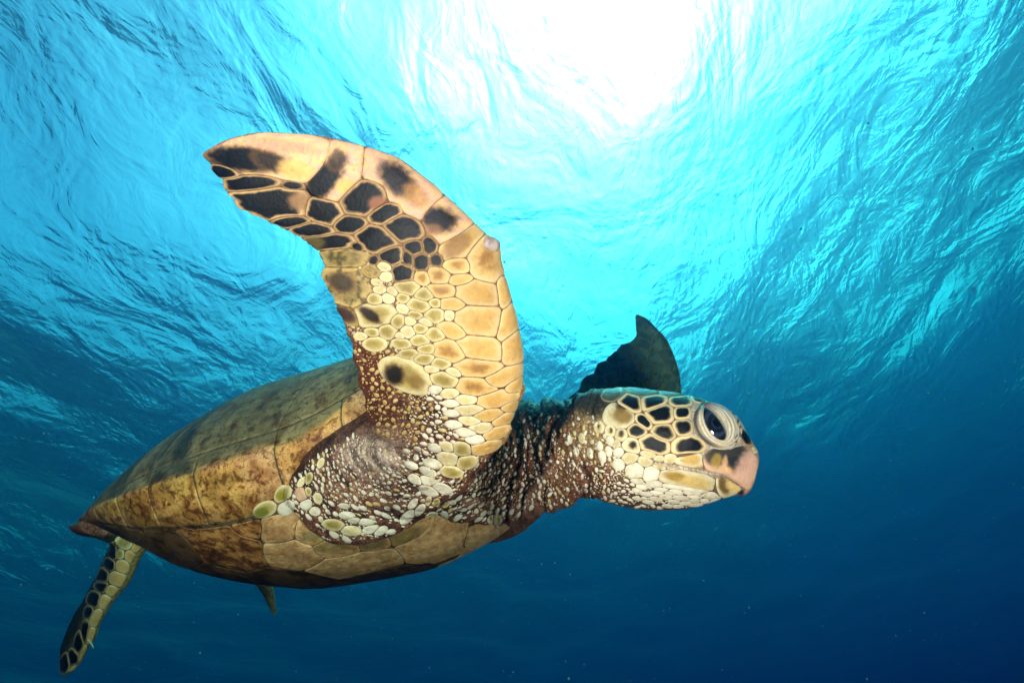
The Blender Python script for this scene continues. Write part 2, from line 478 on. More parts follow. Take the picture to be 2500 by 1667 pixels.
EYE = (1741, 1034)
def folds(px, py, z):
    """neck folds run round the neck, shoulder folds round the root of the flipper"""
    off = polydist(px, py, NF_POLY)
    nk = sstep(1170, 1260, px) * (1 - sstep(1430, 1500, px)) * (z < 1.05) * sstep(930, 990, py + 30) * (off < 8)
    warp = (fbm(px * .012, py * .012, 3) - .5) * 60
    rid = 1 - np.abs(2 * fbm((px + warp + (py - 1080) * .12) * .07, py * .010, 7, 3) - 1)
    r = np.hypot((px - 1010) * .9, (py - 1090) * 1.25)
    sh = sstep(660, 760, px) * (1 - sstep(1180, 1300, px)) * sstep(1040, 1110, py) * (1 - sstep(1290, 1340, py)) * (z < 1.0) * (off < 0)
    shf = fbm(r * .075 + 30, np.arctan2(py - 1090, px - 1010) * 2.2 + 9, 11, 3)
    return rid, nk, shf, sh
MOUTH = [(1600,1132),(1660,1141),(1710,1150),(1745,1157),(1768,1162),(1790,1176),(1814,1190)]
def sculpt(W):
    n = normals(body_me, W)
    px, py, z, hd = near_px(W)
    d = np.zeros(len(W))
    rid, nk, shf, sh = folds(px, py, z)
    d += nk * (rid ** 2 - .5) * .009
    d += sh * (shf - .5) * .009
    # mouth line, brow and cheek
    ml = linedist(px, py, MOUTH)
    d -= hd * np.exp(-(ml / 5.0) ** 2) * .0045
    d += hd * np.exp(-(((px - 1770) / 60) ** 2 + ((py - 1135) / 36) ** 2)) * .0025
    d += hd * np.exp(-(((px - 1590) / 80) ** 2 + ((py - 1190) / 50) ** 2)) * .004
    e = np.hypot(px - EYE[0], (py - EYE[1]))
    d += hd * np.exp(-((e - 62) / 20) ** 2) * .0022
    return W + n * d[:, None]
BW = sculpt(BW)
BW = BW + .4 * (avg(BW) - BW)
BN = normals(body_me, BW)

def snout(pts): return [(1636 + x * .2029, 952 + y * .2029) for x, y in pts]
def body_colours(W):
    px, py, z, hd = near_px(W)
    near = z < .95
    n1 = fbm(px * .02, py * .02, 21); n2 = fbm(px * .08, py * .08, 22)
    col = np.tile(lin((158, 102, 76)), (len(W), 1))
    col = mixc(col, lin((108, 64, 47)), sstep(.45, .7, n2))
    col = mixc(col, lin((186, 140, 108)), sstep(.5, .72, n1) * .5)
    # pale stretched skin in the armpit
    a = np.exp(-(((px - 912) / 70) ** 2 + ((py - 1112) / 46) ** 2) * 1.0)
    col = mixc(col, lin((236, 204, 180)), np.clip(a * (.6 + n2) * 1.3, 0, .97) * near)
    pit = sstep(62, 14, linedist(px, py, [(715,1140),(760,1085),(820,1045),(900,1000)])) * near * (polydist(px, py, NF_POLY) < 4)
    col = mixc(col, lin((70, 44, 31)), pit * (.55 + .45 * sstep(.35, .6, fbm((px + py) * .07, (px - py) * .014, 25))))  # dark brown fold, with the shade under the shell rim painted in
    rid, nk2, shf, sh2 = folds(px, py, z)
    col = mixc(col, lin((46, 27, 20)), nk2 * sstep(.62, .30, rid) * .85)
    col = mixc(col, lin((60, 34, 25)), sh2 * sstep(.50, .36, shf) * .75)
    # neck: tan; the dark top has the lighting there painted in
    nk = sstep(1290, 1400, px) * (1 - hd) * near
    col = mixc(col, lin((150, 108, 72)), nk * (.35 + .5 * n1))
    nape = sstep(1360, 1450, px) * (1 - sstep(1500, 1530, px)) * sstep(1160, 1080, py) * near
    col = mixc(col, lin((205, 172, 112)), np.clip(nape * (.4 + .9 * n2), 0, .9))
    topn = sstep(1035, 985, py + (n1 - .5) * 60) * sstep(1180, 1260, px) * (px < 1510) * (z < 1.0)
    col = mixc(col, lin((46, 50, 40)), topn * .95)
    # head
    hm = sstep(1490, 1530, px) * (z < .95) * (py > 930)
    col = mixc(col, lin((136, 112, 80)), hm * .95)
    thr = hm * sstep(1165, 1200, py - (px - 1600) * .1)
    col = mixc(col, lin((122, 84, 62)), thr)
    crown = hm * sstep(985, 960, py - (px - 1560) * .1)
    col = mixc(col, lin((150, 150, 110)), crown)
    beak = hm * sstep(1770, 1800, px) * sstep(1060, 1085, py)
    col = mixc(col, lin((206, 160, 132)), beak)
    ey = hm * sstep(95, 70, np.hypot((px - 1752), (py - 1040)))
    col = mixc(col, lin((214, 200, 172)), ey)
    ml = linedist(px, py, MOUTH)
    col = mixc(col, lin((232, 212, 186)), hm * np.exp(-(ml / 7) ** 2) * .9)
    col = mixc(col, lin((70, 44, 34)), hm * np.exp(-(ml / 2.0) ** 2) * .95 * sstep(1735, 1775, px))
    col = mixc(col, lin((46, 28, 20)), hm * sstep(-2, 4, polydist(px, py, snout([(790,1255),(880,1170),(905,1180),(880,1275)]))))  # dark gap under the beak tip, its shade painted on the skin
    # front flipper
    fp = polydist(px, py, NF_POLY)
    inf = sstep(-22, -6, fp) * (z < .80)
    g = mixc(np.tile(lin((150, 108, 84)), (len(W), 1)), lin((84, 54, 42)), sstep(.4, .7, n2))
    up = sstep(940, 860, py)
    g = mixc(g, lin((176, 140, 104)), up * .6)
    col = mixc(col, g, inf * sstep(1120, 1030, py))
    lead = linedist(px, py, [(x, y) for _, x, y in NFL])
    tint = np.where((py < 560)[:, None], lin((216, 164, 122)), lin((224, 186, 118)))
    col = mixc(col, tint, sstep(26, 10, lead) * (z < .76) * sstep(1140, 1050, py))
    tr = sstep(120, 40, linedist(px, py, [(x, y) for s, x, y in NFT if s > 8.4 and s < 15])) * inf * sstep(790, 850, py)
    col = mixc(col, lin((118, 60, 42)), tr * .9)
    # far front flipper, hind flippers
    ff = (z > .98) * (px > 1330) * sstep(1120, 1080, py)
    col = mixc(col, lin((120, 140, 98)), ff)  # greened: veil of the water put into the skin colour
    hf_ = sstep(1300, 1310, py) * (px < 700) * (z > .95)
    col = mixc(col, lin((122, 108, 62)), hf_)
    col = mixc(col, lin((176, 164, 110)), hf_ * (px > 560) * sstep(.3, .6, n1))
    dk = hf_ * (px < 400) * sstep(34, 52, linedist(px, py, [(x, y) for _, x, y in NH_LEAD]))
    col = mixc(col, lin((196, 172, 100)), hf_ * (px < 400) * sstep(30, 8, linedist(px, py, [(x, y) for _, x, y in NH_LEAD])))
    col = mixc(col, lin((24, 28, 22)), dk * .9)  # hind blade painted lit along its edge, shaded on the receding side
    return np.concatenate([col * .8, ((1 - .85 * np.clip(a * 1.4, 0, 1) * near) * (1 - .85 * hm * (1 - thr)))[:, None]], -1)
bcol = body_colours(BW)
body_me.name = 'body'
body_me.vertices.foreach_set('co', (BW - ROOT).ravel())
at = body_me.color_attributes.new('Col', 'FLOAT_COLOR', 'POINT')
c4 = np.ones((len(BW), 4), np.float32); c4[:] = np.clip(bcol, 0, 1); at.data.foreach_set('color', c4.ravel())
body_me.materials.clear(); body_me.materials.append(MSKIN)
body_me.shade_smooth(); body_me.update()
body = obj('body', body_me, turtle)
body['label'] = 'brown wrinkled skin of neck, head and flippers'
print('BODY verts', len(BW))

# ------------------------------------------------------------------ shell bases
def shell_part(name, th0, th1, col):
    nt_, nh = 70, 50
    t, th = np.meshgrid(np.linspace(0, 1, nt_), np.linspace(th0, th1, nh), indexing='ij')
    V = S(t, th).reshape(-1, 3)
    return part(name, V, grid_faces(nt_, nh), MSHELL, np.tile(lin(col), (len(V), 1)))
TH_LOW = rad(-33)
carapace = shell_part('carapace', TH_LOW, math.pi - TH_LOW, (92, 82, 54))
plastron = shell_part('plastron', math.pi - TH_LOW, 2*math.pi + TH_LOW, (104, 80, 52))
carapace['label'] = 'smooth olive brown upper shell with golden lower rim'
plastron['label'] = 'pale tan belly shell of large plates'

# ------------------------------------------------------------------ ray casting on skin and shell
def bvh_of(me):
    V = np.empty(len(me.vertices)*3); me.vertices.foreach_get('co', V); V = V.reshape(-1, 3) + ROOT
    P = [tuple(p.vertices) for p in me.polygons]
    return BVHTree.FromPolygons([Vector(v) for v in V], P)
BB = bvh_of(body_me); B1 = bvh_of(carapace.data); B2 = bvh_of(plastron.data)
def cast(px, py, trees, dmin=0.0, dmax=3.0):
    d = Vector(C(px, py, 1.0)).normalized(); best = None
    o = d * dmin
    for t in trees:
        h = t.ray_cast(o, d, dmax)
        if h[0] is not None and (best is None or h[3] < best[2]):
            nn = h[1] if h[1].dot(d) < 0 else -h[1]
            best = (h[0], nn, h[3])
    return best

# ------------------------------------------------------------------ scutes of the upper shell
def scute(t0, t1, a0, a1, colf, parent, dome=.0022, n=10, gap=.0016, skew=None, m=None):
    m = m or n
    cs = lambda k: (lambda x: .5 * x + .5 * (1 - np.cos(np.pi * x)) / 2)(np.r_[0, .012, np.linspace(.06, .94, k - 4), .988, 1])
    u, v = np.meshgrid(cs(n), cs(m), indexing='ij')
    lt = (t1 - t0) * SP['L']; tm = (t0 + t1) / 2; la = np.linalg.norm(S(tm, a1) - S(tm, (a0 + a1) / 2)) * 2
    gu, gv = .5 * gap / lt, .5 * gap / la
    u2, v2 = gu + u * (1 - 2 * gu), gv + v * (1 - 2 * gv)
    tt = t0 + (t1 - t0) * u2
    th = a0 + (a1 - a0) * v2
    if skew: tt = tt + skew(v2, tt)
    tt = np.clip(tt, 0.002, .998)
    e = np.minimum(np.minimum(u, 1 - u), np.minimum(v, 1 - v))
    lift = np.where(e <= 0, -.0004, dome * (.45 + .55 * (1 - (1 - np.minimum(e * 4, 1)) ** 2)))
    W = S(tt, th) + Snorm(tt, th) * lift[..., None]
    return part('scute', W.reshape(-1, 3), grid_faces(n, m), MSHELL, colf(tt, th, e).reshape(-1, 4), parent)

def car_col(tt, th, e):
    W = S(tt, th); q = (W - SCEN); a = q @ SF; b = q @ SN; h = q @ SU
    n = fbm(a * 22, b * 30 + h * 20, 5); n2 = fbm(a * 9 + 4, b * 60 + h * 40, 6); n3 = fbm(a * 90, b * 70 + h * 70, 8)
    top = mixc(np.tile(lin((150, 134, 84)), tt.shape + (1,)), lin((116, 106, 66)), sstep(.4, .65, n))
    top = mixc(top, lin((150, 132, 84)), sstep(.55, .72, fbm(a * 40 + b * 30, h * 120 - b * 60, 15)) * .45)
    top = mixc(top, lin((44, 52, 42)), sstep(.58, .70, n2) * .8)
    st = fbm(a * 60 + h * 10, h * 18 + b * 8, 9)
    low = mixc(np.tile(lin((232, 178, 96)), tt.shape + (1,)), lin((222, 172, 130)), sstep(.5, .7, n) * .5)
    low = mixc(low, lin((170, 108, 48)), sstep(.45, .62, st) * .6)
    low = mixc(low, lin((150, 138, 52)), sstep(.55, .7, n2) * .35)
    tm = np.where(np.abs(th) > math.pi/2, math.pi - th, th)
    lim = rad(6) + (n - .5) * rad(14) + rad(9) * sstep(.60, .75, tt)
    isup = sstep(lim - rad(2), lim + rad(2), tm)
    c = mixc(low, top, isup)
    c = mixc(c, lin((120, 84, 48)), sstep(rad(-19), rad(-30), tm) * .5)
    c = mixc(c, lin((96, 66, 44)), sstep(.22, .06, tt) * (1 - isup) * .6)
    c = mixc(c, lin((200, 180, 120)), sstep(.02, .004, e) * .15)
    al = np.where(isup > .5, .8, .95)
    return np.concatenate([c * .85, al[..., None]], -1)
MT = [0, .07, .155, .245, .335, .435, .58, .69, .79, .875, .945, 1]
for near in (1, 0):
    for k in range(11):
        a0, a1 = rad(-32.5), rad(17)
        if not near: a0, a1 = math.pi - a0, math.pi - a1
        scute(MT[k], MT[k+1], a0, a1, car_col, carapace, .0022, 14, .0018, None, 18)
    CT = [.075, .335, .58, .79, .97]
    for k in range(4):
        a0, a1 = rad(17.5), rad(60)
        if not near: a0, a1 = math.pi - a0, math.pi - a1
        scute(CT[k], CT[k+1], a0, a1, car_col, carapace, .0009, 34, .0009, lambda v, t: .05 * v * (t > .1), 24)
VT = [.06, .24, .44, .64, .83, .98]
for k in range(5):
    scute(VT[k], VT[k+1], rad(60.5), rad(119.5), car_col, carapace, .0014, 14, .0012, None, 16)

# ------------------------------------------------------------------ scales: ellipses that press against each other
CREAM, PALE, YEL, PEACH, DARK, OLIVE, BROWN, WHITE = (226,202,150), (214,200,150), (216,176,104), (222,170,128), (9,14,17), (136,118,70), (146,98,46), (226,220,196)
def ell(c, x, y):
    a = math.radians(c['a']); dx, dy = x - c['x'], y - c['y']
    u = (dx * math.cos(a) + dy * math.sin(a)) / c['rx']; v = (-dx * math.sin(a) + dy * math.cos(a)) / c['ry']
    return u, v

def cells_from(rows, ox, oy, s, dflt=None):
    out = []
    for r in rows:
        x, y, rx, ry, a, st = r[:6]
        c = dict(x=ox + x*s, y=oy + y*s, rx=rx*s, ry=ry*s, a=a, st=st, blobs=[(ox + b[0]*s, oy + b[1]*s, b[2]*s, b[3]*s, b[4], b[5], b[6]) for b in (r[6] if len(r) > 6 else [])])
        c.update(dflt or {}); out.append(c)
    return out

def cell_outline(c, others, ns, lim, poly=None, gap=1.6, rmax=1.25):
    ph = np.linspace(0, 2*np.pi, ns, endpoint=False); r = np.linspace(.25, rmax, 70)
    if 'pts' in c:                                   # outline drawn point by point
        a = math.radians(c['a']); ux, uy = np.cos(ph) * c['rx'], np.sin(ph) * c['ry']
        dx, dy = ux * math.cos(a) - uy * math.sin(a), ux * math.sin(a) + uy * math.cos(a)
        t = np.linspace(0, 3, 1500)[:, None]
        ins = polydist(c['x'] + dx * t, c['y'] + dy * t, c['pts']) > gap
        first = t[np.maximum(np.argmin(ins, 0) - 1, 1), 0]
        return ph, .7 * first + .15 * (np.roll(first, 1) + np.roll(first, -1))
    R, PH = np.meshgrid(r, ph, indexing='ij'); a = math.radians(c['a'])
    u = R * np.cos(PH) * c['rx']; v = R * np.sin(PH) * c['ry']
    x = c['x'] + u * math.cos(a) - v * math.sin(a); y = c['y'] + u * math.sin(a) + v * math.cos(a)
    bad = np.zeros(R.shape, bool)
    for o in others:
        uu, vv = ell(o, x, y); bad |= np.hypot(uu, vv) < R
    if poly is not None: bad |= polydist(x, y, poly) < 1.0
    bad[0] = False
    idx = np.maximum(np.argmax(bad, 0) - 1, 0)
    first = np.where(bad.any(0), r[idx] + .5 * (r[1] - r[0]), rmax)
    first = .7 * first + .15 * (np.roll(first, 1) + np.roll(first, -1))
    lu = np.hypot(np.cos(ph) * c['rx'], np.sin(ph) * c['ry'])
    first = np.maximum(first * lu - gap, .25 * lu) / lu
    return ph, first

def paint(c, x, y, e):
    """colour of a scale: e 0 at the middle, 1 at the rim"""
    st = c['st']; n = fbm(x * .09, y * .09, 31 + c.get('seed', 0)); n2 = fbm(x * .3, y * .3, 41, 3)
    sh = e.shape
    T = lambda q: np.tile(lin(q), sh + (1,))
    jit = 1 + .10 * (c.get('j', .5) - .5) * 2
    if st in 'DH':
        rim = T(CREAM if st == 'H' else (200,166,116)); col = mixc(rim, lin((150,112,76)), sstep(.9, 1.0, e) * (.5 if st == 'D' else .15))
        w = c.get('w', .75 if st == 'H' else .86)
        col = mixc(col, lin((112, 92, 40)) if st == 'H' else lin((120, 84, 50)), sstep(w + .06, w - .02, e + (n - .5) * .16) * .75)
        col = mixc(col, lin(DARK), sstep(w, w - .10, e + (n - .5) * .16 + (n2 - .5) * .08))
    elif st == 'Y':
        col = mixc(T(YEL), lin((224, 194, 138)), sstep(.6, .95, e)); col = mixc(col, lin((196, 150, 74)), sstep(.8, .2, e + (n - .5) * .8) * .45)
    elif st == 'B':
        col = mixc(T(YEL), lin((224, 194, 138)), sstep(.6, .95, e)); col = mixc(col, lin(BROWN), sstep(.75, .15, e + (n - .5) * .6) * .8)
    elif st == 'O':
        col = mixc(T(OLIVE), lin((190, 164, 104)), sstep(.62, .95, e)); col = mixc(col, lin((66, 58, 30)), sstep(.5, .66, n) * .8); col = mixc(col, lin((180, 146, 80)), sstep(.48, .3, n) * .6)
    elif st == 'Q':   # yellow olive
        col = mixc(T((190, 170, 104)), lin((222, 206, 154)), sstep(.55, .9, e)); col = mixc(col, lin((140, 118, 52)), sstep(.8, .2, e + (n - .5) * .7) * .65)
    elif st == 'P':
        col = mixc(T((216, 196, 140)), lin((232, 218, 176)), sstep(.4, .9, e)); col = mixc(col, lin((170, 140, 70)), sstep(.62, .75, n) * .5)
    elif st == 'W':
        col = mixc(T((230, 220, 190)), lin((240, 230, 204)), sstep(.9, .3, e)); col = mixc(col, lin((186, 168, 116)), sstep(.55, .72, n) * .45)
    elif st == 'K':   # peach edge scale
        col = mixc(T((224, 180, 150)), lin((234, 192, 130)), sstep(.42, .62, n)); col = mixc(col, lin((206, 150, 124)), sstep(.5, .7, n2) * .3)
    elif st == 'G':   # far flipper, greened to paint in the tint of the water between
        col = mixc(T((46, 86, 66)), lin((88, 124, 84)), sstep(.45, .65, n)); col = mixc(col, lin((150, 156, 112)), sstep(.9, 1, e) * .6)
    elif st == 'E':   # green top of the head
        col = mixc(T((56, 62, 46)), lin((92, 92, 62)), sstep(.4, .65, n)); col = mixc(col, lin((176, 160, 112)), sstep(.9, 1., e) * .7)
    elif st == 'T':   # belly plates
        col = mixc(T((234, 186, 126)), lin((210, 158, 98)), sstep(.4, .65, n)); col = mixc(col, lin((120, 92, 50)), sstep(.5, .68, n2) * .5 * sstep(.2, .9, e)); col = mixc(col, lin((216, 188, 140)), sstep(.93, 1, e) * .5)
    elif st == 'S':   # streaky brown bridge plates
        s1 = fbm(x * .03 + y * .02, y * .10 - x * .03, 51); s2 = fbm(x * .16, y * .05, 52)
        col = mixc(T((186, 132, 72)), lin((120, 74, 36)), sstep(.40, .58, s1)); col = mixc(col, lin((64, 36, 20)), sstep(.52, .66, s1 * .5 + s2 * .5) * .85); col = mixc(col, lin((205, 170, 112)), sstep(.95, 1, e) * .4)
    elif st == 'N':   # bridge and belly edge plates, the shade underneath painted in
        s1 = fbm(x * .03 + y * .02, y * .10 - x * .03, 53)
        col = mixc(T((98, 72, 42)), lin((52, 36, 22)), sstep(.4, .6, s1))
    else:
        col = T(CREAM)
    for bx, by, brx, bry, ba, bc, bs in c['blobs']:
        u, v = ell(dict(x=bx, y=by, rx=brx, ry=bry, a=ba), x, y); d = np.hypot(u, v) + (n - .5) * .38 + (n2 - .5) * .16
        col = mixc(col, lin((118, 84, 52)) if sum(bc) < 150 else lin(bc), sstep(1.35, .8, d) * bs * .8)
        col = mixc(col, lin(bc), sstep(1.12, .62, d) * bs)
    al = {'T': .32, 'S': .75, 'N': .5, 'D': .15, 'H': .2, 'G': .3}.get(st, .5)
    return np.concatenate([col * .88 * jit, np.full(sh + (1,), al)], -1)

scale_count = [0]
FARMESH = []
def build_cells(cells, trees, mat, parent, name, rival=None, poly=None, h=.0012, gap=1.6, rmax=1.25, mirror=None, dmin=0, big=None):
    rng = np.random.default_rng(77); rival = (rival or []) + cells
    made = []
    for ci, c in enumerate(cells):
        R = math.sqrt(c['rx'] * c['ry'])
        ns = int(np.clip(R * 1.2, 16, 72)); nr = int(np.clip(R / 3.2, 4, 22))
        oth = [o for o in rival if o is not c and math.hypot(o['x']-c['x'], o['y']-c['y']) < 1.6*(max(o['rx'], o['ry']) + max(c['rx'], c['ry']))]
        c.setdefault('j', rng.random()); c['seed'] = ci % 7
        ph, ro = cell_outline(c, oth, ns, 1.2, c.get('poly', poly), c.get('gap', gap), c.get('rmax', rmax))
        a = math.radians(c['a'])
        fr = np.concatenate([[0], np.linspace(0, 1, nr + 1)[1:-1] ** .85, [.975, 1.0]])
        V = []; E = []; X = []; Y = []; ok = True; last = None
        hit0 = cast(c['x'], c['y'], trees, dmin)
        if hit0 is None: continue
        hh = c.get('h', h) * min(1.6, max(.6, R / 22))
        for fi, f_ in enumerate(fr):
            row = []
            for k in range(ns if fi else 1):
                r = ro[k] * f_; hit = None
                for sh in (1, .985, .965, .94, .9, .85, .78, .7):
                    u, v = r * sh * math.cos(ph[k]) * c['rx'], r * sh * math.sin(ph[k]) * c['ry']
                    x = c['x'] + u * math.cos(a) - v * math.sin(a); y = c['y'] + u * math.sin(a) + v * math.cos(a)
                    hit = cast(x, y, trees, dmin)
                    if hit is not None and abs(hit[2] - hit0[2]) < .09: break
                    hit = None
                if hit is None:
                    hit = hit0
                lift = hh * (1 - .35 * f_ ** 2) if f_ < .965 else (hh * .5 if f_ < .99 else -.0002)
                V.append(np.array(hit[0] + hit[1] * lift)); E.append(f_); X.append(x); Y.append(y)
        n = len(V); F = []
        for k in range(ns): F.append([0, 1 + (k + 1) % ns, 1 + k])
        nrr = len(fr) - 1
        for i in range(nrr - 1):
            for k in range(ns):
                k2 = (k + 1) % ns; p = 1 + i * ns
                F.append([p + k, p + k2, p + ns + k2, p + ns + k])
        V = np.array(V)
        col = paint(c, np.array(X), np.array(Y), np.array(E))
        made.append((V, F, col))
        part(name, V, F, mat, col, parent)
        scale_count[0] += 1
        if mirror is not None:
            FARMESH.append((mirror(V), [q[::-1] for q in F], col))
    return made

def joined(name, lst, mat, parent, label=None):
    if not lst: return
    V = []; F = []; Cc = []; k = 0
    for v, f, c in lst:
        V.append(v); F += [[i + k for i in q] for q in f]; Cc.append(c); k += len(v)
    o = part(name, np.concatenate(V), F, mat, np.concatenate(Cc), parent, 'stuff')
    if label: o['label'] = label
    return o

DK, TN, PK, OL = (9,14,17), (150,104,66), (206,150,118), (92,80,40)
FLIP = [
 (540,215,430,135,4,'K',[(380,235,270,85,6,DK,1),(560,250,120,60,20,DK,.8),(720,300,110,60,10,(226,182,104),.8),(620,150,260,40,8,PK,.5)]),
 (985,300,245,120,-58,'K',[(880,380,190,85,-45,DK,1),(980,240,70,60,-60,DK,.7),(1040,410,60,50,0,(226,182,104),.9)]),
 (1405,360,320,165,43,'K',[(1365,370,150,85,45,DK,.95),(1480,470,90,60,45,(190,134,70),.5)]),
 (1685,620,180,135,38,'K',[(1625,625,120,85,10,DK,.95),(1590,690,60,40,0,TN,.5)]),
 (1775,765,165,80,-38,'Y',[(1740,790,110,60,-38,(150,110,60),.7)]),
 (1925,870,150,110,82,'B'),(2035,1080,95,38,82,'Y'),(1870,1085,145,82,5,'Y'),(1875,1265,158,98,5,'Y'),(2068,1280,115,62,-72,'Y'),
 (1895,1440,155,82,15,'Y'),(2092,1440,115,70,-76,'Y'),
 (250,312,105,42,16,'D'),(420,385,185,52,-4,'D'),(690,400,62,24,5,'D'),(555,512,265,92,2,'D',[(760,500,80,60,0,(150,112,74),.8)]),(890,562,130,82,20,'D'),
 (1160,478,165,92,-26,'D',[(1245,520,60,50,0,(150,96,66),.9)]),(1295,578,112,56,-22,'D'),(1405,670,118,78,15,'D'),(1060,650,104,58,5,'D'),(1215,742,128,78,20,'D'),
 (690,632,110,36,0,'D'),(820,682,124,45,5,'D'),(935,762,165,48,-3,'D',[(830,770,70,40,0,OL,.8)]),(1105,790,42,26,20,'D'),(1470,796,62,48,5,'D'),(1565,785,48,58,-20,'D'),
 (1320,850,78,58,-10,'D'),(1425,866,30,50,-15,'D'),(1515,890,50,58,0,'D'),(1610,876,44,42,0,'D',[],),(1740,910,84,52,5,'B'),(1395,962,68,58,10,'D'),(1210,876,36,30,0,'D'),
 (1005,868,165,58,0,'O'),(1190,950,58,40,10,'O'),(1275,915,42,32,20,'P'),(1290,980,40,30,0,'P'),(1520,990,52,44,20,'B'),(1625,980,74,55,15,'B'),(1762,1002,78,37,-5,'Y'),
 (1430,1055,78,47,5,'Q'),(1645,1070,94,50,3,'B'),(1530,1096,68,44,10,'Q'),(1025,1048,185,128,15,'O',[(1010,1020,90,60,20,(40,38,30),.8)]),(1225,1022,40,26,30,'P'),(1240,1062,40,30,0,'P'),
 (1330,1075,34,24,30,'P'),(1210,1126,52,42,20,'Q'),(1300,1120,36,30,10,'P'),(1400,1116,40,32,20,'Q'),(1500,1166,78,44,15,'Q'),(1600,1150,46,32,10,'Q'),(1705,1156,84,44,3,'Y'),
 (1215,1226,128,78,10,'Q',[(1190,1225,85,34,35,DK,.9)]),(1030,1222,90,48,30,'O',[(1030,1222,80,40,30,(60,34,28),.9)]),(1395,1186,36,27,20,'P'),(1475,1226,44,30,10,'Q'),(1600,1226,68,48,10,'Q'),(1690,1230,38,40,0,'P'),
 (1360,1270,47,44,0,'Q'),(1440,1266,36,32,0,'P'),(1540,1270,42,27,15,'P'),(1295,1326,58,48,10,'Q'),(1200,1336,47,30,0,'Q'),(1425,1332,47,42,0,'P'),(1505,1311,50,32,0,'Q'),
 (1600,1352,60,40,10,'Q'),(1715,1322,90,52,25,'Y'),(1380,1357,36,24,0,'P'),(1130,1362,42,24,0,'P'),(1215,1407,65,43,5,'Q'),(1385,1406,54,34,10,'Q'),(1505,1387,57,34,5,'Q'),
 (1692,1456,100,66,20,'B'),(1550,1441,52,32,0,'Q'),(1430,1472,52,27,0,'Q'),(1534,1506,56,32,0,'Q'),
 (1424,1612,155,80,25,'Q',[(1345,1605,72,66,30,DK,.95),(1490,1650,60,40,20,(130,96,50),.5)]),(1639,1534,60,36,0,'Q'),(1889,1562,158,62,3,'B'),(1579,1570,46,24,0,'P'),(2022,1622,145,56,-24,'Y'),(1659,1640,88,44,10,'Q'),(1719,1589,47,27,20,'P'),
 (1874,1680,130,57,3,'B'),(2108,1680,84,36,-40,'Y'),(1694,1725,52,32,0,'P'),(1799,1769,72,32,0,'P'),(1996,1758,134,52,-12,'Y'),(1814,1829,92,36,-3,'P'),(2080,1808,64,32,-24,'Y'),
 (1946,1863,104,37,-8,'Y'),(1599,1699,42,27,0,'W'),(1709,1789,52,24,0,'W'),(1829,1900,67,30,8,'P'),(2030,1892,72,37,-32,'Y'),(1714,1850,52,22,0,'W'),(1904,1943,78,34,5,'P'),(1719,1924,47,24,5,'W'),
 (1804,1979,62,27,15,'W'),(1988,1973,82,39,-28,'Y'),(1859,2019,62,31,15,'W'),(1914,2068,92,37,-18,'Y'),(1774,2084,62,39,20,'Q'),(1674,2069,47,30,20,'P'),(1800,2162,62,40,-12,'Q'),(1684,2139,62,40,25,'P'),
 (1604,2074,42,24,15,'W'),(1704,2222,62,34,10,'Q'),(1584,2174,52,27,15,'W'),(1554,2284,52,27,15,'W'),(1554,2224,47,24,25,'W'),(1474,2274,42,24,25,'W'),(1449,2184,37,20,25,'W'),(1640,2330,60,28,20,'W'),(1560,2345,55,26,20,'W'),
]
flip = cells_from(FLIP, 450, 300, 900/2352)
for c in flip: c['poly'] = [(x, y) for _, x, y in NFL] + [(x, y) for _, x, y in NFT[:27]][::-1] if c['y'] < 1010 else None
